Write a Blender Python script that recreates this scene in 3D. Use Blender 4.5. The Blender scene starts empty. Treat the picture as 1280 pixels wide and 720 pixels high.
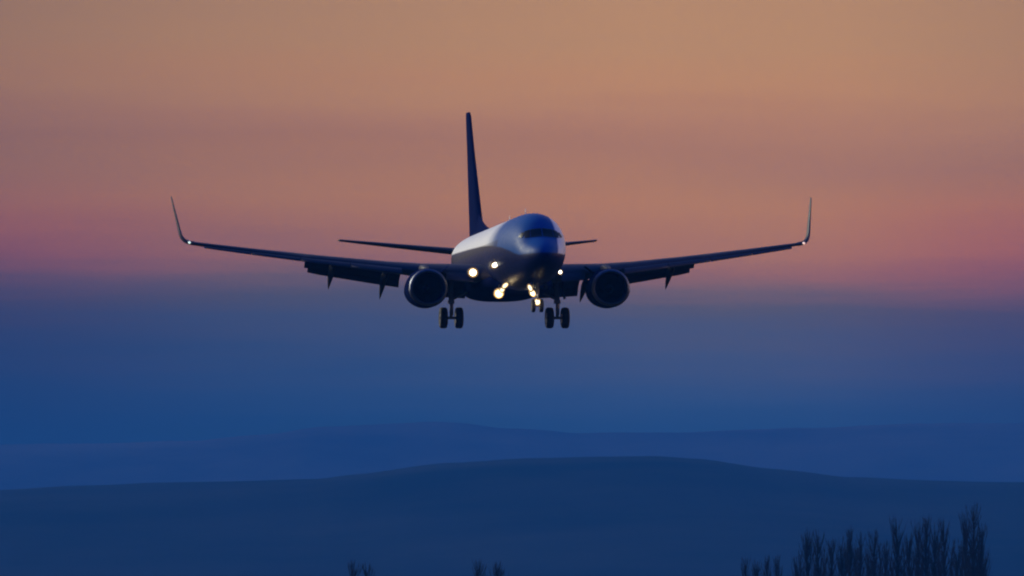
import bpy, math, random
from mathutils import Vector, Matrix, noise
R = math.radians
C = bpy.context.scene.collection
sc = bpy.context.scene

# ------------------------------------------------------------------ camera
FPX = 12142.0                      # focal length in pixels of the 1280 px wide photo
HOR = 850.0                        # pixel row of the true horizon (below the frame)
CAMZ = 2.0
cd = bpy.data.cameras.new('camera'); cam = bpy.data.objects.new('camera', cd); C.objects.link(cam)
cam.location = (0, 0, CAMZ)
cam.rotation_euler = (R(90) + math.atan((HOR - 360) / FPX), 0, 0)
cd.sensor_width = 36; cd.lens = FPX * 36 / 1280
cd.clip_start = 1; cd.clip_end = 60000
sc.camera = cam

# ------------------------------------------------------------------ exposure
sc.view_settings.view_transform = 'Standard'; sc.view_settings.look = 'None'
sc.view_settings.gamma = 1; sc.view_settings.exposure = 0
sc.view_settings.use_curve_mapping = False
sc.render.engine = 'CYCLES'
sc.cycles.use_denoising = True
sc.cycles.max_bounces = 6
sc.cycles.volume_bounces = 0
sc.cycles.filter_width = 2.1

# ------------------------------------------------------------------ haze numbers and sky
DENS = 1.2e-4
HAZE_TOP = 306.0
HAZE_FAR = 13800.0
J = (0.012, 0.051, 0.232)          # air light of the haze, as it renders
def lin(c):
    c /= 255.0
    return c / 12.92 if c <= 0.04045 else ((c + 0.055) / 1.055) ** 2.4
# how the dusk sky reads, by row of the photo: warm above, rose, then the blue earth shadow
ROWS = [(0, (178, 134, 108)), (60, (180, 134, 107)), (110, (181, 131, 106)), (145, (172, 122, 106)), (180, (164, 116, 105)), (215, (168, 118, 103)), (250, (172, 119, 102)),
        (290, (163, 111, 104)), (320, (145, 100, 108)), (350, (113, 92, 112)), (380, (84, 83, 114)), (425, (67, 80, 124)), (480, (48, 74, 127)), (530, (38, 69, 126)), (600, (34, 66, 122))]
def stops():
    out = []
    for row, c in ROWS:
        e = math.atan((HOR - row) / FPX)
        path = min(HAZE_FAR / math.cos(e), (HAZE_TOP - CAMZ) / math.sin(e))
        T = math.exp(-DENS * path)
        out.append((math.sin(e), [max(0.0, (lin(v) - J[i] * (1 - T)) / T) for i, v in enumerate(c)]))
    return sorted(out)
w = bpy.data.worlds.new('World'); sc.world = w; w.use_nodes = True
nt = w.node_tree; nt.nodes.clear()
class NB:
    def __init__(s, nt): s.nt = nt
    def n(s, t, **kw):
        o = s.nt.nodes.new(t)
        for k, v in kw.items(): setattr(o, k, v)
        return o
    def put(s, sock, v):
        if isinstance(v, bpy.types.NodeSocket): s.nt.links.new(v, sock)
        else: sock.default_value = v
    def m(s, op, a, b=None, c=None, clamp=False):
        o = s.n('ShaderNodeMath', operation=op, use_clamp=clamp)
        for i, v in enumerate((a, b, c)):
            if v is not None: s.put(o.inputs[i], v)
        return o.outputs[0]
    def mix(s, f, a, b, mode='MIX'):
        o = s.n('ShaderNodeMix', data_type='RGBA', blend_type=mode)
        s.put(o.inputs[0], f); s.put(o.inputs[6], a); s.put(o.inputs[7], b)
        return o.outputs[2]
    def rng(s, v, a, b, c=0.0, d=1.0, smooth=False):
        o = s.n('ShaderNodeMapRange'); o.clamp = True
        if smooth: o.interpolation_type = 'SMOOTHSTEP'
        for i, q in enumerate((v, a, b, c, d)): s.put(o.inputs[i], q)
        return o.outputs[0]
    def ramp(s, f, st, interp='LINEAR'):
        o = s.n('ShaderNodeValToRGB'); cr = o.color_ramp; cr.interpolation = interp
        while len(cr.elements) > 1: cr.elements.remove(cr.elements[-1])
        cr.elements[0].position = st[0][0]; cr.elements[0].color = (*st[0][1], 1)
        for p, c in st[1:]:
            e = cr.elements.new(p); e.color = (*c, 1)
        s.put(o.inputs[0], f)
        return o.outputs[0]
    def xyz(s, v):
        o = s.n('ShaderNodeSeparateXYZ'); s.put(o.inputs[0], v); return o.outputs
    def comb(s, x, y, z):
        o = s.n('ShaderNodeCombineXYZ')
        for i, q in enumerate((x, y, z)): s.put(o.inputs[i], q)
        return o.outputs[0]
    def noise(s, vec, scale, detail=4, rough=0.5):
        o = s.n('ShaderNodeTexNoise'); s.put(o.inputs['Vector'], vec)
        o.inputs['Scale'].default_value = scale; o.inputs['Detail'].default_value = detail
        o.inputs['Roughness'].default_value = rough
        return o.outputs['Fac']
SUN_EL, SUN_AZ = 18.0, -50.0         # azimuth from the view direction, minus is to the left
b = NB(nt)
tc = b.n('ShaderNodeTexCoord')
X, Y, Z = b.xyz(tc.outputs['Generated'])
az = b.m('ARCTAN2', X, Y)                                   # 0 straight ahead
# long faint streaks of cloud: shift the height the colour is read at
nv = b.comb(b.m('MULTIPLY', az, 9.0), b.m('MULTIPLY', Z, 150.0), 3.0)
streak = b.m('SUBTRACT', b.noise(nv, 1.0, 5, 0.6), 0.5)
nv2 = b.comb(b.m('MULTIPLY', az, 14.0), b.m('MULTIPLY', Z, 60.0), 9.0)
nv3 = b.comb(b.m('MULTIPLY', az, 26.0), b.m('MULTIPLY', Z, 620.0), 5.0)
fine = b.m('SUBTRACT', b.noise(nv3, 1.0, 6, 0.65), 0.5)
broad = b.m('SUBTRACT', b.noise(nv2, 1.0, 3, 0.5), 0.5)
tilt = b.m('MULTIPLY', b.m('MINIMUM', b.m('MAXIMUM', az, -0.1), 0.1), 0.014)
zz = b.m('ADD', b.m('ADD', Z, b.m('ADD', b.m('MULTIPLY', streak, 0.0085), b.m('MULTIPLY', fine, 0.0030))), b.m('ADD', b.m('MULTIPLY', broad, 0.007), tilt))
ZM = 0.10
low = [(max(0.0, s / ZM), c) for s, c in stops()]
lowc = b.ramp(b.m('DIVIDE', zz, ZM), low, 'LINEAR')
top = low[-1][1]
# above the frame: pale afterglow, then deep blue overhead
back = b.m('COSINE', az)                                    # 1 ahead, -1 behind the camera
glow = b.ramp(Z, [(0.07, top), (0.16, (0.62, 0.44, 0.36)), (0.30, (0.42, 0.38, 0.44)),
                  (0.50, (0.05, 0.12, 0.42)), (1.0, (0.012, 0.07, 0.40))])
dusk = b.ramp(Z, [(0.0, (0.008, 0.04, 0.22)), (0.2, (0.010, 0.06, 0.36)), (1.0, (0.012, 0.07, 0.40))])
front = b.mix(b.rng(Z, 0.075, 0.10), lowc, glow)
warm = b.m('ADD', 1.0, b.m('MULTIPLY', b.rng(az, 0.4, 0.95, 0, 1, True), b.rng(Z, 0.36, 0.12, 0, 4.5)))   # added boost of unseen sky on the right, lighting the nose cheek
front = b.mix(1.0, front, b.comb(warm, warm, warm), 'MULTIPLY')
side = b.rng(b.m('COSINE', b.m('SUBTRACT', az, 0.45)), -0.05, 0.35, 0, 1, True)
sky = b.mix(side, dusk, front)
# lens vignette painted into the sky: darker at both ends, most to the left
vgc = b.ramp(b.rng(az, -0.056, 0.056), [(0.0, (0.64,) * 3), (0.22, (0.80,) * 3), (0.45, (0.93,) * 3), (0.62, (1.0,) * 3), (0.8, (0.99,) * 3), (1.0, (0.84,) * 3)])
vg = b.xyz(vgc)[0]
vg = b.m('MAXIMUM', vg, b.rng(Z, 0.08, 0.14))
lowz = b.rng(Z, 0.055, 0.044, 0, 1, True)
vlow = b.m('POWER', vg, b.rng(Z, 0.044, 0.034, 1.0, 2.2, True))
edge_g = b.m('SUBTRACT', 1.0, b.m('MULTIPLY', lowz, b.rng(b.m('ABSOLUTE', az), 0.022, 0.054, 0, 0.26, True)))
sky = b.mix(1.0, sky, b.comb(vlow, b.m('MULTIPLY', vlow, edge_g), b.m('MULTIPLY', vlow, edge_g)), 'MULTIPLY')
bg1 = b.n('ShaderNodeBackground'); b.put(bg1.inputs[0], sky); bg1.inputs[1].default_value = 1.0
st_ = b.n('ShaderNodeTexSky', sky_type='NISHITA'); st_.sun_disc = False
st_.sun_elevation = R(-4); st_.sun_rotation = R(SUN_AZ); st_.ozone_density = 4
bg2 = b.n('ShaderNodeBackground'); b.put(bg2.inputs[0], st_.outputs[0]); bg2.inputs[1].default_value = 0.05
ad = b.n('ShaderNodeAddShader'); wo = b.n('ShaderNodeOutputWorld')
nt.links.new(bg1.outputs[0], ad.inputs[0]); nt.links.new(bg2.outputs[0], ad.inputs[1]); nt.links.new(ad.outputs[0], wo.inputs[0])

# ------------------------------------------------------------------ the low glow that still reaches the aeroplane
ld = bpy.data.lights.new('sun', 'SUN'); sun = bpy.data.objects.new('sun', ld); C.objects.link(sun)
ld.energy = 3.3; ld.angle = R(20); ld.color = (1.0, 0.96, 0.74)
d = Vector((math.sin(R(SUN_AZ)) * math.cos(R(SUN_EL)), math.cos(R(SUN_AZ)) * math.cos(R(SUN_EL)), math.sin(R(SUN_EL))))
sun.rotation_euler = (-d).to_track_quat('-Z', 'Y').to_euler()

# ------------------------------------------------------------------ helpers
def mat(name, col, rough=0.5, metal=0.0, coat=0.0, emit=None, es=0.0, var=0.12, scale=2.0, spec=0.5):
    m = bpy.data.materials.new(name); m.use_nodes = True
    q = NB(m.node_tree); p = m.node_tree.nodes['Principled BSDF']
    t = q.n('ShaderNodeTexCoord').outputs['Object']
    f = q.noise(t, scale, 5, 0.6)
    lo = tuple(v * (1 - var) for v in col) + (1,); hi = tuple(min(1, v * (1 + var)) for v in col) + (1,)
    q.put(p.inputs['Base Color'], q.mix(f, lo, hi))
    q.put(p.inputs['Roughness'], q.rng(q.noise(t, scale * 3, 3), 0.3, 0.7, rough * 0.85, min(1, rough * 1.15)))
    p.inputs['Metallic'].default_value = metal; p.inputs['Coat Weight'].default_value = coat
    p.inputs['Coat Roughness'].default_value = 0.08
    p.inputs['Specular IOR Level'].default_value = spec
    if emit: p.inputs['Emission Color'].default_value = (*emit, 1); p.inputs['Emission Strength'].default_value = es
    return m
def mesh(name, verts, faces, material, parent=None, smooth=True, sharp=None):
    me = bpy.data.meshes.new(name); me.from_pydata([tuple(v) for v in verts], [], faces)
    for mm in (material if isinstance(material, (list, tuple)) else [material]): me.materials.append(mm)
    if smooth:
        me.polygons.foreach_set('use_smooth', [True] * len(me.polygons))
        if sharp: me.set_sharp_from_angle(angle=R(sharp))
    me.validate(); me.update()
    o = bpy.data.objects.new(name, me); C.objects.link(o)
    if parent: o.parent = parent
    return o
def tag(o, label=None, cat=None, group=None, kind=None):
    if label: o['label'] = label
    if cat: o['category'] = cat
    if group: o['group'] = group
    if kind: o['kind'] = kind
    return o
def loft(rings, cap=True, closed=True):
    """rings of equal point counts -> verts, faces"""
    v = [p for r in rings for p in r]; n = len(rings[0]); f = []
    for i in range(len(rings) - 1):
        for j in range(n if closed else n - 1):
            a = i * n + j; c = i * n + (j + 1) % n
            f.append((a, c, c + n, a + n))
    if cap:
        f.append(tuple(range(n - 1, -1, -1))); f.append(tuple(range((len(rings) - 1) * n, len(rings) * n)))
    return v, f
def join(*parts):
    V, F = [], []
    for v, f in parts:
        o = len(V); V += list(v); F += [tuple(i + o for i in q) for q in f]
    return V, F
def tube(pts, rad, n=10):
    rings = []
    pts = [Vector(p) for p in pts]
    if not isinstance(rad, (list, tuple)): rad = [rad] * len(pts)
    for i, p in enumerate(pts):
        t = (pts[min(i + 1, len(pts) - 1)] - pts[max(i - 1, 0)]).normalized()
        u = t.cross(Vector((0, 1, 0)) if abs(t.y) < 0.9 else Vector((1, 0, 0))).normalized(); q = t.cross(u)
        rings.append([p + rad[i] * (u * math.cos(a) + q * math.sin(a)) for a in (2 * math.pi * k / n for k in range(n))])
    return loft(rings)
def lathe(profile, axis, centre, n=32, closed_profile=False, fn=None):
    """profile (along, radius) around axis 'x', 'y' through centre"""
    rings = []
    for a, r in profile:
        ring = []
        for k in range(n):
            t = 2 * math.pi * k / n
            p, q = r * math.cos(t), r * math.sin(t)
            if fn: p, q = fn(p, q)
            v = (a, p, q) if axis == 'x' else ((p, a, q) if axis == 'y' else (p, q, a))
            ring.append(Vector(v) + Vector(centre))
        rings.append(ring)
    if closed_profile:
        rings.append(rings[0]); return loft(rings, cap=False)
    return loft(rings)
def box(x0, x1, y0, y1, z0, z1):
    v = [(x, y, z) for z in (z0, z1) for y in (y0, y1) for x in (x0, x1)]
    return v, [(0, 2, 3, 1), (4, 5, 7, 6), (0, 1, 5, 4), (2, 6, 7, 3), (0, 4, 6, 2), (1, 3, 7, 5)]
def foil(n=14, camber=0.02):
    up, lo = [], []
    for i in range(n + 1):
        c = 0.5 - 0.5 * math.cos(math.pi * i / n)
        t = 5 * (0.2969 * math.sqrt(c) - 0.126 * c - 0.3516 * c * c + 0.2843 * c ** 3 - 0.1036 * c ** 4)
        m = camber * 4 * c * (1 - c)
        up.append((c, t, m)); lo.append((c, -t, m))
    return up[::-1] + lo[1:-1]            # trailing edge over the top to the nose, then back below
def section(x, y, z, chord, th, twist=0.0, phi=0.0, camber=0.02, n=14):
    """one aerofoil ring; twist lowers the trailing edge; phi leans the thickness direction (winglets, fins)"""
    ring = []; cs, sn = math.cos(R(twist)), math.sin(R(twist)); cp, sp = math.cos(R(phi)), math.sin(R(phi))
    for c, t, m in foil(n, camber):
        a = c * chord; h = (t * th + m) * chord
        yy = a * cs + h * sn; hh = -a * sn + h * cs
        ring.append(Vector((x - hh * sp, y + yy, z + hh * cp)))
    return ring
def lerp(a, b, t): return a + (b - a) * t
def table(tab, x):
    if x <= tab[0][0]: return tab[0][1:]
    for p, q in zip(tab, tab[1:]):
        if x <= q[0]:
            t = (x - p[0]) / (q[0] - p[0])
            return tuple(lerp(a, c, t) for a, c in zip(p[1:], q[1:]))
    return tab[-1][1:]

# ------------------------------------------------------------------ materials
NAVY = (0.010, 0.015, 0.065)
def livery():
    m = bpy.data.materials.new('fuselage_paint'); m.use_nodes = True
    q = NB(m.node_tree); p = m.node_tree.nodes['Principled BSDF']
    t = q.n('ShaderNodeTexCoord').outputs['Object']; x, y, z = q.xyz(t)
    # the dark lower body: its upper edge climbs from the chin to the tail
    line_at = [(0, -.42), (2.2, -.44), (3, -.34), (4, -.16), (6, 0.10), (8, .26), (10, .38), (12, .46), (15, .56), (22, .70), (30, .80), (38, .95)]
    edge = q.ramp(q.m('DIVIDE', q.m('ADD', y, 19.9), 40.0), [(a / 40, ((c + 2) / 4,) * 3) for a, c in line_at])
    edge = q.m('SUBTRACT', q.m('MULTIPLY', edge, 4.0), 2.0)
    low = q.rng(q.m('SUBTRACT', z, edge), -0.06, 0.06, 1, 0, True)
    n = q.noise(t, 1.3, 6, 0.65)
    white = q.mix(n, (0.72, 0.73, 0.74, 1), (0.84, 0.84, 0.83, 1))
    navy = q.mix(n, (*[v * 0.8 for v in NAVY], 1), (*[v * 1.2 for v in NAVY], 1))
    # a mid blue front that feathers out aft of the cockpit and stops at a line on one cheek
    cap = q.m('MULTIPLY', q.rng(q.m('ADD', y, q.m('MULTIPLY', n, 1.0)), 8.5 - 19.9, 14.5 - 19.9, 1, 0, True), q.rng(q.m('ADD', x, q.m('MULTIPLY', q.m('ABSOLUTE', q.m('SUBTRACT', z, 0.45)), 0.14)), 0.74, 0.86, 1, 0, True))
    white = q.mix(cap, white, q.mix(n, (0.016, 0.085, 0.28, 1), (0.022, 0.105, 0.33, 1)))
    col = q.mix(low, white, navy)
    # cabin windows, a row of small dark panes
    wx = q.m('ABSOLUTE', q.m('SUBTRACT', q.m('FRACT', q.m('DIVIDE', y, 0.51)), 0.5))
    wz = q.m('ABSOLUTE', q.m('SUBTRACT', z, 0.42))
    wm = q.m('MULTIPLY', q.rng(wx, 0.20, 0.25, 1, 0), q.rng(wz, 0.13, 0.17, 1, 0))
    wm = q.m('MULTIPLY', wm, q.m('MULTIPLY', q.rng(y, 7.4 - 19.9, 7.5 - 19.9), q.rng(y, 32.0 - 19.9, 32.1 - 19.9, 1, 0)))
    col = q.mix(wm, col, (0.015, 0.016, 0.02, 1))
    # skin joints every 2.5 m along the body
    fr = q.m('FRACT', q.m('DIVIDE', y, 2.5)); line = q.rng(q.m('ABSOLUTE', q.m('SUBTRACT', fr, 0.5)), 0.0, 0.006, 0.75, 1.0)
    col = q.mix(1.0, col, q.comb(line, line, line), 'MULTIPLY')
    q.put(p.inputs['Base Color'], col)
    q.put(p.inputs['Roughness'], q.rng(q.noise(t, 4, 4), 0.3, 0.7, 0.36, 0.5))
    q.put(p.inputs['Specular IOR Level'], q.rng(q.m('MAXIMUM', low, cap), 0.0, 1.0, 0.16, 0.025))
    return m
M = dict(
    body=livery(),
    white=mat('white_paint', (0.78, 0.78, 0.78), 0.3, coat=0.5),
    navy=mat('navy_paint', NAVY, 0.75, coat=0.0, spec=0.0),
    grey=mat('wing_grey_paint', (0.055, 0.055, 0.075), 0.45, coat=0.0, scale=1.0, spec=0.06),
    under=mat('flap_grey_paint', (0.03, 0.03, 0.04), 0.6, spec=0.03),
    metal=mat('polished_metal', (0.13, 0.14, 0.18), 0.5, metal=1.0),
    dark=mat('dark_metal', (0.05, 0.05, 0.055), 0.45, metal=0.6),
    fan=mat('fan_titanium', (0.06, 0.06, 0.07), 0.4, metal=0.8),
    tyre=mat('tyre_rubber', (0.018, 0.018, 0.018), 0.85),
    strut=mat('gear_strut_paint', (0.16, 0.16, 0.17), 0.4),
    glass=mat('cockpit_glass', (0.008, 0.009, 0.012), 0.35, coat=0.0, var=0.0, spec=0.1),
    lamp=mat('landing_lamp_or_glint', (1, 1, 1), 0.3, emit=(1.0, 0.95, 0.74), es=6.0, var=0),
    rim=mat('lamp_inner_bloom', (0.6, 0.5, 0.3), 0.4, emit=(1.0, 0.62, 0.22), es=0.75, var=0),  # warm bloom round the lens, painted as a glowing band
    outer_bloom=mat('lamp_outer_bloom', (0.4, 0.3, 0.15), 0.5, emit=(1.0, 0.50, 0.16), es=0.16, var=0),  # fainter outer band of the same painted bloom
    lampw=mat('belly_lamp_or_glint', (1, 1, 1), 0.3, emit=(1.0, 0.84, 0.50), es=2.2, var=0),
    green=mat('green_nav_lamp', (1, 1, 1), 0.3, emit=(0.75, 1.0, 0.9), es=0.9, var=0),
    red=mat('red_nav_lamp', (1, 1, 1), 0.3, emit=(1.0, 0.62, 0.45), es=1.0, var=0),
    bark=mat('poplar_bark', (0.022, 0.017, 0.016), 0.95, spec=0.0),
)

# ------------------------------------------------------------------ ground and hills
def interp(tab, x):
    xs = [p[0] for p in tab]
    if x <= xs[0]: return tab[0][1]
    for p, q in zip(tab, tab[1:]):
        if x <= q[0]:
            t = (x - p[0]) / (q[0] - p[0]); t = t * t * (3 - 2 * t) * 0.5 + t * 0.5
            return lerp(p[1], q[1], t)
    return tab[-1][1]
def land(name, col1, col2, scale):
    m = bpy.data.materials.new(name); m.use_nodes = True
    q = NB(m.node_tree); p = m.node_tree.nodes['Principled BSDF']
    t = q.n('ShaderNodeTexCoord').outputs['Object']
    f = q.rng(q.noise(t, scale, 8, 0.6), 0.35, 0.65)
    q.put(p.inputs['Base Color'], q.mix(f, (*col1, 1), (*col2, 1)))
    p.inputs['Roughness'].default_value = 1.0; p.inputs['Specular IOR Level'].default_value = 0.0
    return m
v = []; f = []
NX, NY = 60, 60
for j in range(NY + 1):
    for i in range(NX + 1):
        x = lerp(-7500, 7500, i / NX); y = lerp(-2500, 13000, j / NY)
        v.append((x, y, -1.2 + 1.6 * noise.noise(Vector((x / 900, y / 900, 0)))
                  if math.hypot(x, y) > 500 else 0.0))
for j in range(NY):
    for i in range(NX):
        a = j * (NX + 1) + i; f.append((a, a + 1, a + NX + 2, a + NX + 1))
g = mesh('ground', v, f, land('winter_field', (0.035, 0.04, 0.03), (0.07, 0.065, 0.045), 0.01)); tag(g, kind='structure')
def ridge(name, dist, depth, prof, amp, m, half):
    v = []; f = []; nx, ny = 420, 26
    for j in range(ny + 1):
        t = j / ny; y = dist - depth * 0.55 + depth * t
        s = math.sin(math.pi * min(1, max(0, (t if t < 0.55 else 0.55 + (t - 0.55)) / 1.1 if t <= 0.55 else 0.5 + (t - 0.55) / 0.9))) ** 1.3
        for i in range(nx + 1):
            u = 2 * i / nx - 1; x = half * (0.25 * u + 0.75 * u ** 3)
            px = 640 + x / dist * FPX
            h = (HOR - interp(prof, px)) / FPX * dist + CAMZ
            h *= s * (1 - 0.3 * min(1, max(0, (abs(u) - 0.8) / 0.2)))
            h += amp * s * (noise.fractal(Vector((x / 130, y / 300, dist)), 1.0, 2.1, 5)) + (1 - s) * -14 \
                 + (1 - s) * s * 60 * noise.noise(Vector((x / 420, y / 420, dist + 7)))
            v.append((x, y, h))
    for j in range(ny):
        for i in range(nx):
            a = j * (nx + 1) + i; f.append((a, a + 1, a + nx + 2, a + nx + 1))
    o = mesh(name, v, f, m); tag(o, kind='structure'); return o
ridge('hill', 6000, 3000, [(-4000, 700), (-1500, 640), (0, 616), (120, 609), (250, 604), (400, 600), (450, 595), (560, 582), (660, 575),
      (740, 573), (810, 573), (870, 577), (960, 589), (1050, 600), (1150, 604), (1280, 606), (1800, 600), (3000, 640), (5000, 700)], 1.2,
      land('wooded_hillside', (0.012, 0.016, 0.014), (0.04, 0.042, 0.036), 0.004), 3600)
ridge('mountain', 11200, 2800, [(-4000, 600), (-900, 565), (0, 556), (130, 555), (250, 551), (330, 544), (400, 534), (480, 531), (560, 529),
      (640, 536), (740, 541), (850, 541), (1000, 535), (1100, 532), (1280, 530), (1700, 536), (3000, 560), (5000, 610)], 3.0,
      land('distant_slopes', (0.06, 0.045, 0.045), (0.14, 0.11, 0.09), 0.003), 6400)

# ------------------------------------------------------------------ the aeroplane
YG = 19.9                                            # station of the main gear, the pivot of the model
plane = bpy.data.objects.new('airliner', None); C.objects.link(plane)
plane.empty_display_size = 2
tag(plane, 'twin-engine jet airliner coming in to land with gear down and landing lights on', 'airliner')
DIST = 520.0
ax_px, ax_py = 630.0, 326.0
plane.location = ((ax_px - 640) / FPX * DIST, DIST, CAMZ + (HOR - ax_py) / FPX * DIST)
YAW, PITCH, ROLL = 6.4, 0.0, -0.22
plane.rotation_euler = (Matrix.Rotation(R(YAW), 4, 'Z') @ Matrix.Rotation(R(-PITCH), 4, 'X') @ Matrix.Rotation(R(ROLL), 4, 'Y')).to_euler()
def pm(name, vf, m, parent=None, **kw):
    """mesh given in aeroplane coordinates: x across, y aft from the nose tip, z up from the body axis"""
    v = [(p[0], p[1] - YG, p[2]) for p in vf[0]]
    o = mesh(name, v, vf[1], m, parent or plane, **kw)
    return o

# fuselage sections: station, top, bottom, half width
FUS = [(0.0, -0.50, -0.62, 0.06), (0.06, -0.36, -0.76, 0.20), (0.18, -0.20, -0.90, 0.35), (0.4, -0.03, -1.06, 0.53), (0.7, 0.12, -1.21, 0.71),
       (1.1, 0.28, -1.36, 0.89), (1.5, 0.42, -1.48, 1.03), (1.9, 0.60, -1.58, 1.15), (2.3, 0.90, -1.67, 1.25),
       (2.7, 1.20, -1.74, 1.33), (3.1, 1.44, -1.80, 1.40), (3.6, 1.64, -1.86, 1.47), (4.3, 1.81, -1.92, 1.56),
       (5.2, 1.92, -1.97, 1.67), (6.5, 1.99, -2.01, 1.79), (8.0, 2.0, -2.02, 1.86), (9.5, 2.0, -2.02, 1.88), (12, 2.0, -2.02, 1.88), (16, 2.0, -2.02, 1.88),
       (20, 2.0, -2.02, 1.88), (24, 2.0, -2.02, 1.88), (26, 2.0, -1.95, 1.88), (28, 2.0, -1.74, 1.86), (30, 1.99, -1.36, 1.79), (32, 1.96, -0.86, 1.64),
       (34, 1.90, -0.26, 1.38), (35.5, 1.82, 0.24, 1.08), (36.8, 1.70, 0.66, 0.76), (37.6, 1.56, 0.92, 0.5), (38.05, 1.40, 1.08, 0.25)]
FUS = [(a, t_ * 0.96, b_ * 0.95, h_ * 0.955) for a, t_, b_, h_ in FUS]
def cr(tab, x):                                      # smooth (Catmull-Rom) reading of a table
    n = len(tab)
    if x <= tab[0][0]: return tab[0][1:]
    for i in range(n - 1):
        if x <= tab[i + 1][0]:
            p1, p2 = tab[i], tab[i + 1]; p0 = tab[max(i - 1, 0)]; p3 = tab[min(i + 2, n - 1)]
            h = p2[0] - p1[0]; t = (x - p1[0]) / h; out = []
            for k in range(1, len(p1)):
                m1 = (p2[k] - p0[k]) / (p2[0] - p0[0]) * h; m2 = (p3[k] - p1[k]) / (p3[0] - p1[0]) * h
                out.append((2*t**3 - 3*t*t + 1) * p1[k] + (t**3 - 2*t*t + t) * m1 + (-2*t**3 + 3*t*t) * p2[k] + (t**3 - t*t) * m2)
            return tuple(out)
    return tab[-1][1:]
def fus_ring(y, n=56, grow=0.0):
    top, bot, hw = cr(FUS, y); zc = (top + bot) / 2; hh = (top - bot) / 2
    return [Vector(((hw + grow) * math.sin(2 * math.pi * k / n), y, zc + (hh + grow) * math.cos(2 * math.pi * k / n))) for k in range(n)]
ys = [0.0, 0.03, 0.06, 0.11, 0.18, 0.28] + [0.4 + 0.15 * i for i in range(44)] + [7 + i for i in range(20)] + [27 + 0.5 * i for i in range(22)] + [38.05]
fus = pm('fuselage', loft([fus_ring(y) for y in ys]), M['body'], sharp=50)
def solve_y(x, z, g=0.0):
    lo, hi = 0.0, 8.0
    for _ in range(40):
        y = (lo + hi) / 2; top, bot, hw = cr(FUS, y); zc = (top + bot) / 2; hh = (top - bot) / 2
        if (x / (hw + g)) ** 2 + ((z - zc) / (hh + g)) ** 2 > 1: lo = y
        else: hi = y
    return (lo + hi) / 2
def solve_x(y, z, g=0.0):
    top, bot, hw = cr(FUS, y); zc = (top + bot) / 2; hh = (top - bot) / 2
    return (hw + g) * math.sqrt(max(0, 1 - ((z - zc) / (hh + g)) ** 2))
def patch(corners, fn, n=6):
    """corner quad in two surface parameters -> slightly proud curved pane with a rim"""
    out = []
    for g in (0.02, -0.03):
        for i in range(n + 1):
            for j in range(n + 1):
                s, t = i / n, j / n
                a = lerp(lerp(corners[0][0], corners[1][0], s), lerp(corners[3][0], corners[2][0], s), t)
                c = lerp(lerp(corners[0][1], corners[1][1], s), lerp(corners[3][1], corners[2][1], s), t)
                out.append(fn(a, c, g))
    f = []; N = (n + 1) ** 2
    for i in range(n):
        for j in range(n):
            a = i * (n + 1) + j; f.append((a, a + 1, a + n + 2, a + n + 1)); f.append((N + a, N + a + n + 1, N + a + n + 2, N + a + 1))
    rim = [i * (n + 1) for i in range(n)] + [n * (n + 1) + j for j in range(n)] + [i * (n + 1) + n for i in range(n, 0, -1)] + [j for j in range(n, 0, -1)]
    for a, c in zip(rim, rim[1:] + rim[:1]): f.append((a, c, c + N, a + N))
    return out, f
for s in (1, -1):
    fx = lambda a, c, g, s=s: (s * a, solve_y(a, c, g), c)
    fy = lambda a, c, g, s=s: (s * solve_x(a, c, g), a, c)
    pm('cockpit_window', patch([(0.025, 0.50), (0.60, 0.46), (0.55, 0.90), (0.025, 0.95)], fx), M['glass'], fus, sharp=40)
    pm('cockpit_window', patch([(0.63, 0.455), (0.90, 0.43), (0.85, 0.80), (0.58, 0.89)], fx), M['glass'], fus, sharp=40)
    pm('cockpit_window', patch([(2.45, 0.45), (2.85, 0.50), (2.8, 0.74), (2.5, 0.74)], fy), M['glass'], fus, sharp=40)
# blade aerials on the roof and chin
def blade(x, y, z, h, c, up=1):
    return loft([section(x, y, z, c, 0.12, phi=90, camber=0, n=6), section(x, y + 0.25 * h, z + up * h, c * 0.55, 0.1, phi=90, camber=0, n=6)])
pm('antenna', blade(0, 9.5, 1.97, 0.34, 0.35), M['white'], fus); pm('antenna', blade(0, 17.0, 1.97, 0.34, 0.35), M['white'], fus)
pm('antenna', blade(0, 7.5, -1.98, 0.3, 0.35, -1), M['white'], fus)
# belly fairing
def fair_ring(y, hw, hh, zc, n=40):
    out = []
    for k in range(n):
        t = 2 * math.pi * k / n; s_, c_ = math.sin(t), math.cos(t)
        out.append(Vector((hw * math.copysign(abs(s_) ** 0.75, s_), y, zc + hh * math.copysign(abs(c_) ** 0.85, c_))))
    return out
FR = [(11.6, 1.0, 0.20, -1.66), (12.4, 1.42, 0.40, -1.58), (13.4, 1.80, 0.60, -1.48), (14.8, 2.02, 0.72, -1.40), (17, 2.10, 0.76, -1.38), (20, 2.10, 0.76, -1.38),
      (22, 2.04, 0.72, -1.40), (24, 1.8, 0.58, -1.45), (25.6, 1.35, 0.34, -1.52), (26.6, 0.8, 0.15, -1.60)]
pm('belly_fairing', loft([fair_ring(y, *cr(FR, y)) for y in [11.6 + 0.3 * i for i in range(51)]]), M['navy'], sharp=60)

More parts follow.
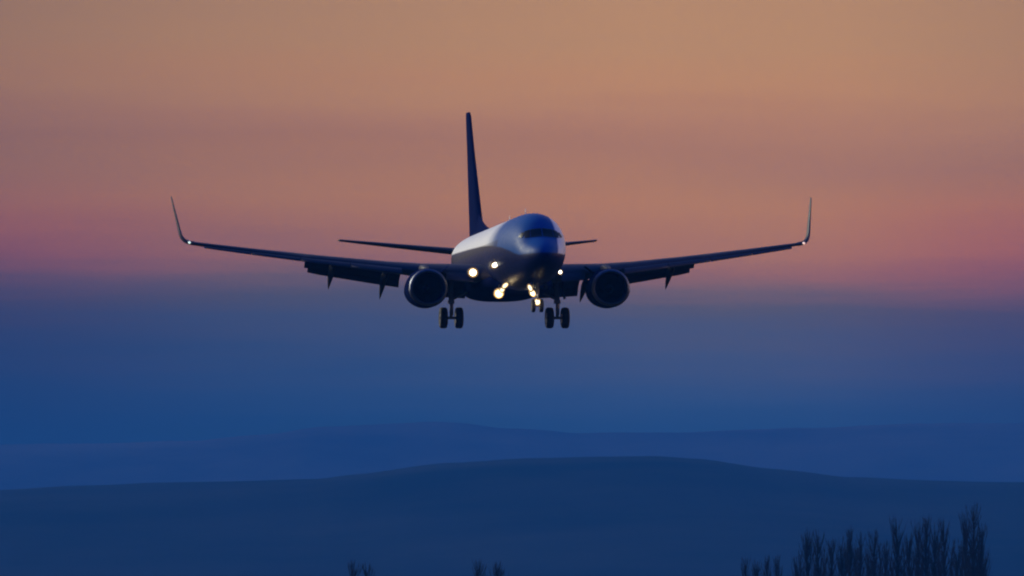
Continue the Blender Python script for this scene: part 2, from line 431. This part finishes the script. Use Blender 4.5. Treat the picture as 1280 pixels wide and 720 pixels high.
# wing: span station -> leading edge y, z, chord, thickness, twist
W = [(1.3, 13.0, -1.12, 8.4, 0.13, -1.5), (1.9, 13.55, -1.03, 7.9, 0.13, -1.5), (4.83, 15.15, -0.76, 6.25, 0.12, -1.0), (5.8, 15.65, -0.63, 5.6, 0.12, -1.0),
     (6.5, 16.0, -0.53, 5.25, 0.115, -0.5), (10.1, 18.5, 0.02, 3.7, 0.115, 0), (10.6, 18.8, 0.095, 3.55, 0.115, 0), (13.5, 20.8, 0.56, 2.6, 0.115, 0.5), (16.4, 22.8, 1.05, 1.62, 0.11, 1.0)]
def wsec(x, cut=1.0, **kw):
    y, z, c, th, tw = table(W, x); return section(x, y, z, c * cut, th / cut, tw, **kw)
def flip(vf, s):
    v = [Vector((s * p[0], p[1], p[2])) for p in vf[0]]
    return (v, vf[1] if s > 0 else [tuple(reversed(q)) for q in vf[1]])
CUT = 0.80
for s in (1, -1):
    rings = [wsec(x, CUT) for x in (1.3, 1.9, 3.0, 4.0, 4.83, 5.8, 6.5, 8, 9, 10.1, 10.58)] + [wsec(x) for x in (10.6, 12, 13.5, 15, 16.4)]
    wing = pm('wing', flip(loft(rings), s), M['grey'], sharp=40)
    # blended winglet: path (x, y, z, chord, lean)
    WL = [(16.4, 22.80, 1.05, 1.62, 8), (16.62, 22.97, 1.09, 1.52, 18), (16.82, 23.17, 1.18, 1.42, 36), (16.97, 23.39, 1.33, 1.32, 56), (17.06, 23.61, 1.53, 1.22, 72),
          (17.12, 23.87, 1.82, 1.10, 78), (17.22, 24.37, 2.42, 0.90, 79), (17.33, 24.87, 3.02, 0.70, 79), (17.42, 25.30, 3.58, 0.50, 79), (17.44, 25.50, 3.72, 0.30, 79)]
    pm('winglet', flip(loft([section(x, y, z, c, 0.14, 0, ph) for x, y, z, c, ph in WL]), s), M['grey'], wing, sharp=50)
    nav = lathe([(-0.10, 0.02), (-0.07, 0.05), (0, 0.07), (0.07, 0.05), (0.10, 0.02)], 'y', (16.66, 22.93, 1.10), 12)
    pm('navigation_light', flip(nav, s), M['red'] if s > 0 else M['green'], wing)
    # slats drooped ahead of the leading edge
    for a, e in ((5.95, 8.5), (8.54, 11.0), (11.04, 13.5), (13.54, 15.9)):
        rs = []
        for k in range(5):
            x = lerp(a, e, k / 4); y, z, c, th, tw = table(W, x); q = 0.13 * c + 0.12
            rs.append(section(x, y - 0.55 * q - 0.05, z - 0.16 - 0.02 * c, q, 0.24, -22, camber=0.06))
        pm('slat', flip(loft(rs), s), M['grey'], wing, sharp=60)
    kr = [section(x, *(lambda q: (q[0] - 0.38, q[1] - 0.40))(table(W, x)), 0.62, 0.16, -48) for x in (2.35, 3.0, 3.7)]
    pm('krueger_flap', flip(loft(kr), s), M['grey'], wing, sharp=60)
    # double slotted flaps, well down
    for a, e, c1, c2, drop in ((1.95, 4.15, 1.2, 0.7, 0.07), (5.55, 10.55, 0.92, 0.48, 0.045)):
        r1, r2 = [], []
        for k in range(7):
            x = lerp(a, e, k / 6); y, z, c, th, tw = table(W, x); tz = z - math.sin(R(tw)) * c * CUT
            sc_ = c / table(W, a)[2] if a > 5 else 1
            sc_ = 0.35 + 0.65 * sc_
            ye = y + c * CUT + 0.02; k1 = c1 * sc_; k2 = c2 * sc_
            r1.append(section(x, ye, tz - drop, k1, 0.14, 28)); 
            r2.append(section(x if a < 5 or k < 6 else 10.35, ye + k1 * 0.84, tz - drop - k1 * 0.455, k2, 0.13, 44))
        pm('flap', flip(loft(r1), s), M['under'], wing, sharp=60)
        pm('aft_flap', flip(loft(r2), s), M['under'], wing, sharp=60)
    # aileron seam piece
    # flap track fairings: slim canoes tipped down behind the trailing edge
    for x, ln, tip in ((4.35, 4.0, 0.9), (6.45, 3.9, 1.08), (9.15, 3.4, 0.98)):
        y, z, c, th, tw = table(W, x); y0 = y + c * 0.50; rs = []
        for k in range(13):
            t = k / 12; r = 0.17 * (math.sin(math.pi * min(1, t * 1.35 + 0.02)) if t < 0.37 else 1 - ((t - 0.37) / 0.63) ** 1.7) + 0.012
            yy = y0 + ln * t; zc = z - th * c * 0.46 - 0.06 - (0 if t < 0.35 else tip * ((t - 0.35) / 0.65) ** 1.15)
            rs.append([Vector((x + r * math.cos(q), yy, zc + 1.6 * r * math.sin(q))) for q in (2 * math.pi * i / 14 for i in range(14))])
        pm('flap_track_fairing', flip(loft(rs), s), M['under'], wing)

# tail
def tail_ring(x, y, z, c, th): return section(x, y, z, c, th, -1.0, camber=0)
for s in (1, -1):
    tp = pm('tailplane', flip(loft([tail_ring(0.5, 33.3, 1.08, 4.0, 0.10), tail_ring(1.2, 33.75, 1.15, 3.7, 0.10), tail_ring(4.2, 35.7, 1.52, 2.55, 0.10), tail_ring(7.17, 37.6, 1.90, 1.35, 0.09)]), s), M['grey'], sharp=50)
FN = [(1.2, 31.0, 6.0, 0.11), (2.0, 31.3, 5.7, 0.11), (3.0, 32.05, 5.2, 0.105), (5.0, 33.65, 4.1, 0.10), (7.0, 35.25, 3.0, 0.095), (8.7, 36.6, 2.1, 0.115), (8.97, 36.9, 1.8, 0.10)]
fin = pm('vertical_fin', loft([section(0, y, z, c, th, phi=90, camber=0) for z, y, c, th in FN]), M['navy'], sharp=50)
dr = []
for k in range(13):
    t = k / 12; y = 23.6 + 8.6 * t
    top = 1.90 + 0.16 * t + 1.05 * t ** 2.3; hw = 0.05 + 0.25 * t
    dr.append([Vector((hw * a, y, 1.6 + (top - 1.6) * c)) for a, c in ((-1.3, 0), (-0.85, 0.35), (-0.5, 0.7), (-0.18, 0.95), (0, 1), (0.18, 0.95), (0.5, 0.7), (0.85, 0.35), (1.3, 0))])
pm('dorsal_fin', loft(dr), M['navy'], fin, sharp=60)
pm('tail_cone', lathe([(0, 0.18), (0.4, 0.15), (0.7, 0.10), (0.72, 0.05)], 'y', (0, 37.95, 1.24), 16), M['dark'], fus, sharp=40)

# engines
for s in (1, -1):
    ex, ez, ey = 4.85 * s, -1.76, 12.3
    def flat(p, q): return (p * (1.02 if q < 0 else 1.0), q * (0.93 if q < 0 else 1.0))
    prof = [(1.3, 0.78), (0.5, 0.80), (0.18, 0.815), (0.05, 0.85), (0.0, 0.90), (0.03, 0.95), (0.14, 1.0), (0.4, 1.045), (1.0, 1.085), (2.0, 1.08), (3.0, 1.0), (3.6, 0.92), (3.65, 0.90), (3.3, 0.84), (1.3, 0.80)]
    nac = pm('engine', lathe(prof, 'y', (ex, ey, ez), 56, True, flat), M['navy'], sharp=60)
    lip = [(0.16, 0.822), (0.05, 0.842), (-0.012, 0.90), (0.02, 0.962), (0.15, 1.012), (0.22, 1.02), (0.2, 0.99)]
    pm('inlet_lip', lathe(lip, 'y', (ex, ey, ez), 56, True, flat), M['metal'], nac, sharp=60)
    bl = []
    for k in range(24):
        a = 2 * math.pi * k / 24; rs = []
        for r, tw, ch in ((0.22, 25, 0.15), (0.5, 45, 0.2), (0.775, 62, 0.22)):
            u = Vector((math.cos(a), 0, math.sin(a))); tg = Vector((-math.sin(a), 0, math.cos(a)))
            dvec = tg * math.sin(R(tw)) + Vector((0, 1, 0)) * math.cos(R(tw)); nn = dvec.cross(u) * 0.008
            cpt = Vector((ex, ey + 1.0, ez)) + u * r
            rs.append([cpt - dvec * ch / 2, cpt + nn, cpt + dvec * ch / 2, cpt - nn])
        bl.append(loft(rs))
    bl.append(lathe([(1.2, 0.79), (1.25, 0.79)], 'y', (ex, ey, ez), 32))
    pm('fan', join(*bl), M['fan'], nac, smooth=False)
    pm('spinner', lathe([(0.62, 0.01), (0.68, 0.07), (0.8, 0.15), (1.0, 0.225), (1.15, 0.235)], 'y', (ex, ey, ez), 24), M['dark'], nac)
    pm('exhaust_nozzle', lathe([(3.0, 0.72), (3.7, 0.66), (4.6, 0.50), (4.62, 0.46), (4.2, 0.44)], 'y', (ex, ey, ez), 32), M['dark'], nac, sharp=50)
    pm('exhaust_plug', lathe([(4.1, 0.3), (4.7, 0.26), (5.3, 0.04)], 'y', (ex, ey, ez), 24), M['dark'], nac)
    py = []
    for y, zb, zt, hw in ((13.0, -0.9, -0.70, 0.05), (13.8, -0.95, -0.52, 0.17), (15.0, -1.05, -0.42, 0.22), (16.5, -1.4, -0.55, 0.2), (18.0, -1.25, -0.9, 0.12)):
        py.append([Vector((ex - hw, y, zb)), Vector((ex - hw, y, zt - 0.08)), Vector((ex - hw * .5, y, zt)), Vector((ex + hw * .5, y, zt)), Vector((ex + hw, y, zt - 0.08)), Vector((ex + hw, y, zb))])
    pm('pylon', loft(py), M['grey'], nac, sharp=50)
    st = [[Vector((ex - s * (0.70 + 0.5 * a) - 0.0, y, ez + 0.80 + 0.42 * a + dz)) for a, dz in ((0, -.015), (1, -.01), (1, .01), (0, .015))] for y in (13.6, 14.6)]
    pm('strake', loft(st), M['navy'], nac, smooth=False)

# landing gear
def wheel(x, y, z, r, wd, parent):
    hw = wd / 2
    pr = [(-hw * 0.75, r * 0.52), (-hw * 0.95, r * 0.62), (-hw, r * 0.78), (-hw * 0.86, r * 0.92), (-hw * 0.55, r * 0.99), (-hw * 0.28, r), (-hw * 0.26, r * 0.975), (-hw * 0.2, r * 0.975), (-hw * 0.18, r),
          (hw * 0.18, r), (hw * 0.2, r * 0.975), (hw * 0.26, r * 0.975), (hw * 0.28, r), (hw * 0.55, r * 0.99), (hw * 0.86, r * 0.92), (hw, r * 0.78), (hw * 0.95, r * 0.62), (hw * 0.75, r * 0.52)]
    wh = pm('wheel', lathe(pr, 'x', (x, y, z), 40, True), M['tyre'], parent, sharp=45)
    rim = [(-hw * 0.8, r * 0.53), (-hw * 0.72, r * 0.46), (-hw * 0.35, r * 0.38), (-hw * 0.4, r * 0.16), (-hw * 0.7, r * 0.12), (-hw * 0.7, 0.01)]
    rim = rim + [(-a, q) for a, q in reversed(rim)]
    pm('wheel', lathe(rim[::-1], 'x', (x, y, z), 32), M['strut'], parent, sharp=40)['label'] = 'grey metal wheel hub inside the tyre'
    return wh
for s in (1, -1):
    gx, gy, wz = 2.86 * s, YG, -3.06
    gear = pm('main_landing_gear', join(
        tube([(gx, gy, -0.95), (gx, gy, -2.2)], 0.135, 16), tube([(gx, gy, -2.15), (gx, gy, wz - 0.05)], 0.085, 16),
        tube([(gx - 0.62, gy, wz), (gx + 0.62, gy, wz)], 0.075, 12),
        tube([(gx - s * 0.02, gy, -2.1), (gx - s * 1.5, gy, -1.35)], 0.06, 10),
        tube([(gx, gy + 0.05, -1.9), (gx, gy + 1.3, -1.1)], 0.05, 10),
        tube([(gx, gy + 0.12, -2.15), (gx, gy + 0.42, -2.5), (gx, gy + 0.1, wz + 0.08)], 0.04, 8),
        tube([(gx + 0.1, gy - 0.12, -1.2), (gx + 0.09, gy - 0.12, wz + 0.15)], 0.018, 6),
        box(gx - 0.17, gx + 0.17, gy - 0.12, gy + 0.12, -2.3, -2.12)), M['strut'], sharp=40)
    wheel(gx - 0.42, gy, wz, 0.565, 0.42, gear); wheel(gx + 0.42, gy, wz, 0.565, 0.42, gear)
    dx = gx + s * 0.28
    dl = [[Vector((dx + q, y, z)) for q in (-0.02, 0.02)] + [Vector((dx + q + 0.12 * s, y2, z2)) for q, y2, z2 in ((0.02, y, z - 1.05), (-0.02, y, z - 1.05))] for y, z in ((gy - 0.42, -1.0), (gy + 0.42, -1.0))]
    pm('gear_door', loft(dl), M['grey'], gear, smooth=False)
ng = 4.35
nose = pm('nose_landing_gear', join(
    tube([(0, ng, -1.6), (0, ng, -2.45)], 0.09, 14), tube([(0, ng, -2.4), (0, ng, -3.02)], 0.06, 14), tube([(-0.3, ng, -3.0), (0.3, ng, -3.0)], 0.05, 10),
    tube([(0, ng + 0.05, -2.35), (0, ng + 1.1, -1.75)], 0.045, 10), tube([(0, ng - 0.08, -2.4), (0, ng - 0.3, -2.65), (0, ng - 0.06, -2.92)], 0.03, 8)), M['strut'], sharp=40)
wheel(-0.21, ng, -3.0, 0.345, 0.2, nose); wheel(0.21, ng, -3.0, 0.345, 0.2, nose)
for s in (1, -1):
    dl = [[Vector((s * 0.36 + q, y, -1.82)) for q in (-0.015, 0.015)] + [Vector((s * 0.46 + q, y, z)) for q, z in ((0.015, -2.12), (-0.015, -2.12))] for y in (ng - 1.0, ng + 0.5)]
    pm('gear_door', loft(dl), M['navy'], nose, smooth=False)

# lamps and added reflection glints: a lens bowl, glowing halo bands and housing
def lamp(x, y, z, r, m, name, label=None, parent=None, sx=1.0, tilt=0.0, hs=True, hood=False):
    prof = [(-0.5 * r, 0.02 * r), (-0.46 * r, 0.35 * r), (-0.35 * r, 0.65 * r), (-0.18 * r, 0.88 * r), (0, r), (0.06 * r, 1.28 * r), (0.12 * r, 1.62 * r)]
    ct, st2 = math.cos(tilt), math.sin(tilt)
    o = pm(name, lathe(prof, 'y', (x, y, z), 20, fn=lambda p, q: (p * sx * ct - q * st2, p * sx * st2 + q * ct)), [m, M['rim'], M['outer_bloom']], parent)  # M['rim'] is the painted inner bloom band, not a lamp part
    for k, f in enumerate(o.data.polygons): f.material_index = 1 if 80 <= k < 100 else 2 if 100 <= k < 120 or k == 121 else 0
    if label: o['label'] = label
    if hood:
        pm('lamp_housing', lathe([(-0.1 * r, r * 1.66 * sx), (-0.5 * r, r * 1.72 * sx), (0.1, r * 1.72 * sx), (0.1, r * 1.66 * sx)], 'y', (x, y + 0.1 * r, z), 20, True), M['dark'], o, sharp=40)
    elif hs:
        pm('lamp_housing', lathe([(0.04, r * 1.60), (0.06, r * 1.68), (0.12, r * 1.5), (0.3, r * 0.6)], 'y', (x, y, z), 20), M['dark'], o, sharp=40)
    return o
lamp(-2.38, 13.4, -0.90, 0.17, M['lamp'], 'landing_light_or_glint', 'round white landing light in the wing root', hood=True)
lamp(2.28, 13.5, -0.87, 0.085, M['lamp'], 'landing_light_or_glint', 'smaller white landing light in the other wing root', hood=True)
lamp(-1.74, 8.5, -0.70, 0.11, M['lamp'], 'skin_glint', 'white glowing stand-in for a lamp reflection on the body side ahead of the wing', sx=1.5, tilt=0.5, hood=True)  # glowing lens in place of the wing light's reflection on the skin
lamp(-1.24, 11.3, -2.08, 0.18, M['lampw'], 'landing_light_or_glint', 'yellow landing light under the belly')
lamp(-1.14, 10.6, -1.92, 0.09, M['lampw'], 'landing_light_or_glint', 'small yellow glowing lens added to join the belly light and its reflection', sx=1.3, tilt=0.9)  # added lens that stretches the belly light into its flare shape
lamp(-1.10, 9.5, -1.74, 0.085, M['lampw'], 'landing_light_or_glint', 'small yellow glowing stand-in for the belly light reflection on the skin', sx=1.8, tilt=0.7)  # reflection streak on the belly skin, built as a glowing lens
lamp(0.55, 11.3, -2.06, 0.105, M['lampw'], 'landing_light_or_glint', 'yellow landing light under the belly behind the nose gear', sx=1.5, tilt=-0.95)
for x_, z_ in ((-1.24, -2.10), (0.55, -2.06)):
    pm('lamp_arm', tube([(x_, 11.45, z_ + 0.1), (x_ * 0.9, 11.9, -1.6)], 0.05, 8), M['dark'])
lamp(-0.50, ng - 1.08, -2.12, 0.08, M['lampw'], 'taxi_light_or_glint', 'yellow glowing stand-in for the taxi light reflection on the nose gear door', parent=nose, sx=1.9, tilt=-1.1)  # taxi light mirrored in the door, built as a glowing lens
lamp(-0.02, ng - 0.2, -2.82, 0.13, M['lampw'], 'taxi_light_or_glint', 'yellow taxi light on the nose gear leg', parent=nose, hood=True)

# the light these lamps throw on the skin and gear round them
for x_, y_, z_, e_ in ((-1.24, 10.9, -2.25, 30), (0.4, 10.9, -2.25, 20), (-0.1, 3.6, -2.75, 8), (-2.38, 12.9, -0.85, 10)):
    l_ = bpy.data.lights.new('lamp_glow', 'POINT'); l_.energy = e_; l_.color = (1.0, 0.74, 0.38); l_.shadow_soft_size = 0.12
    lo_ = bpy.data.objects.new('lamp_glow', l_); C.objects.link(lo_); lo_.parent = plane; lo_.location = (x_, y_ - YG, z_)

# ------------------------------------------------------------------ bare trees far behind
TD = 1100.0
def tree(px, top, label, group, width=1.0, fan=False, dist=TD, seed=0):
    rnd = random.Random(seed)
    x = (px - 640) / FPX * dist; gz = -1.2 + 1.6 * noise.noise(Vector((x / 900, dist / 900, 0))) - 0.15
    h = (HOR - top) / FPX * dist + CAMZ - gz
    root = bpy.data.objects.new('bare_tree' if fan else 'poplar_tree', None); C.objects.link(root)
    root.location = (x, dist, gz); tag(root, label, 'tree', group)
    def path(p0, az_, lean, ln, n, curve, r0):
        pts, rr = [Vector(p0)], [r0]; a = lean
        for k in range(1, n + 1):
            a += curve; az_ += rnd.uniform(-.25, .25)
            pts.append(pts[-1] + ln / n * Vector((math.sin(a) * math.cos(az_), math.sin(a) * math.sin(az_), math.cos(a))))
            rr.append(max(0.006, r0 * (1 - k / n) ** 0.8))
        return pts, rr
    tp = [Vector((0.12 * math.sin(2 * t + seed) * (1 - t) + 0.25 * rnd.uniform(-.4, .4) * t, 0.1 * math.cos(3 * t), h * (0.75 if fan else 0.97) * t)) for t in (i / 10 for i in range(11))]
    tr = [0.018 * h * (1 - 0.93 * i / 10) for i in range(11)]
    mesh('trunk', *tube(tp, tr, 8), M['bark'], root)
    parts = []
    nb = 70 if fan else (60 if dist > TD + 40 else 150)
    for i in range(nb):
        t = rnd.uniform(0.15 if not fan else 0.25, 0.97) ** 0.9; k = t * 10; i0 = min(9, int(k)); p0 = tp[i0].lerp(tp[i0 + 1], k - i0)
        az0 = rnd.uniform(0, 2 * math.pi)
        if fan: ln = h * (0.16 + 0.32 * (1 - t)) * rnd.uniform(.7, 1.1); lean = rnd.uniform(.35, .8); cv = -0.06
        else: ln = min(h * (0.09 + 0.16 * (1 - t)) * rnd.uniform(.6, 1.25), (h - p0.z) * 1.02 + .3); lean = rnd.uniform(.28, .68) * width; cv = -0.07 * width
        pts, rr = path(p0, az0, lean, ln, 5, cv, 0.010 * h * (1 - t) ** 0.6 * .45 + 0.018)
        parts.append(tube(pts, rr, 4))
        for _ in range(9):
            j = rnd.randint(1, 4); q = pts[j].lerp(pts[j + 1], rnd.random())
            p2, r2 = path(q, az0 + rnd.uniform(-1.4, 1.4), rnd.uniform(.1, .5), ln * rnd.uniform(.18, .4), 3, -0.05, 0.016)
            parts.append(tube(p2, r2, 3))
    mesh('crown', *join(*parts), M['bark'], root)
    return root
ROW = [(995, 701, .7), (1008, 667, 1.0), (1023, 670, 1.0), (1039, 679, .9), (1051, 676, 1.0), (1063, 666, .9), (1076, 671, .9), (1093, 666, 1.1), (1107, 682, .7), (1121, 651, 1.1),
       (1137, 670, .8), (1148, 656, .9), (1158, 651, 1.0), (1168, 660, .9), (1180, 654, 1.1), (1197, 688, .8), (1207, 647, 1.0), (1217, 635, 1.25), (1227, 660, .9)]
ORD = ['', 'second', 'third', 'fourth', 'fifth', 'sixth', 'seventh', 'eighth', 'ninth', 'tenth', 'eleventh', 'twelfth', 'thirteenth', 'fourteenth', 'fifteenth', 'sixteenth', 'seventeenth', 'eighteenth', 'nineteenth']
for i, (px, top, wd) in enumerate(ROW):
    k = len(ROW) - 1 - i
    if i == 17: lab = 'tallest and darkest bare poplar near the right end of the row'
    elif i == 9: lab = 'tall slim bare poplar standing clear in the middle of the row'
    elif i == 0: lab = 'lowest bare poplar at the left end of the close row'
    elif k == 0: lab = 'bare poplar at the right end of the row, just beside the tallest one'
    else: lab = ORD[k] + ' bare poplar from the right end of the close row'
    tree(px, top, lab, 'bare poplars in a row', wd, seed=11 + i, dist=TD + (i * 37) % 23 - 10)
BEHIND = [(1001, 688, 'lowest', 'seventeenth'), (1030, 684, 'faint', 'sixteenth'), (1057, 684, 'faint', 'fourteenth'), (1070, 682, 'faint', 'thirteenth'), (1085, 680, 'faint', 'twelfth'), (1100, 678, 'faint', 'eleventh'),
          (1114, 684, 'faint', 'tenth'), (1130, 679, 'faint', 'ninth'), (1153, 672, 'faint', 'seventh'), (1174, 676, 'faint', 'fifth'), (1189, 680, 'faint', 'fourth'), (1203, 678, 'faint', 'third'), (1222, 668, 'faint', 'second')]
for i, (px, top, adj, nth) in enumerate(BEHIND):
    tree(px, top, adj + ' short bare poplar behind the gap just right of the ' + nth + ' from the right', 'shorter poplars behind the row', 0.9, seed=120 + i, dist=TD + 60 + (i * 29) % 31)
for i, (px, top, lab) in enumerate([(933, 702, 'low bare tree farthest left of the small clump before the poplar row'), (945, 706, 'low bare tree between its two neighbours left of the poplar row'),
                                    (959, 699, 'bushy bare tree top left of the poplar row'), (972, 700, 'low bare tree next to the left end of the poplar row')]):
    tree(px, top, lab, 'low bare trees left of the poplar row', 1.0, seed=50 + i, dist=TD + 15 + 5 * i)
for i, (px, top, lab) in enumerate([(440, 705, 'bare treetop just showing at the bottom edge, left one of the leftmost pair'), (459, 708, 'bare treetop at the bottom edge, right one of the leftmost pair'),
                                    (597, 703, 'bare treetop below the aeroplane, left one of its pair'), (622, 706, 'bare treetop below the aeroplane, right one of its pair')]):
    tree(px, top, lab, 'bare treetops at the bottom edge', 1.5, fan=False, seed=80 + i, dist=TD - 40)

# ------------------------------------------------------------------ the air
vf = box(-7900, 7900, -2900, HAZE_FAR, -22, HAZE_TOP)
hm = bpy.data.materials.new('haze_air'); hm.use_nodes = True; q = NB(hm.node_tree); hm.node_tree.nodes.clear()
pv = q.n('ShaderNodeVolumePrincipled'); pv.inputs['Color'].default_value = (0.024, 0.20, 0.67, 1); pv.inputs['Density'].default_value = DENS
out = q.n('ShaderNodeOutputMaterial'); hm.node_tree.links.new(pv.outputs[0], out.inputs['Volume'])
hz = mesh('haze', vf[0], vf[1], hm, smooth=False); tag(hz, 'thin blue dusk haze over the plain and hills', 'haze', kind='stuff')
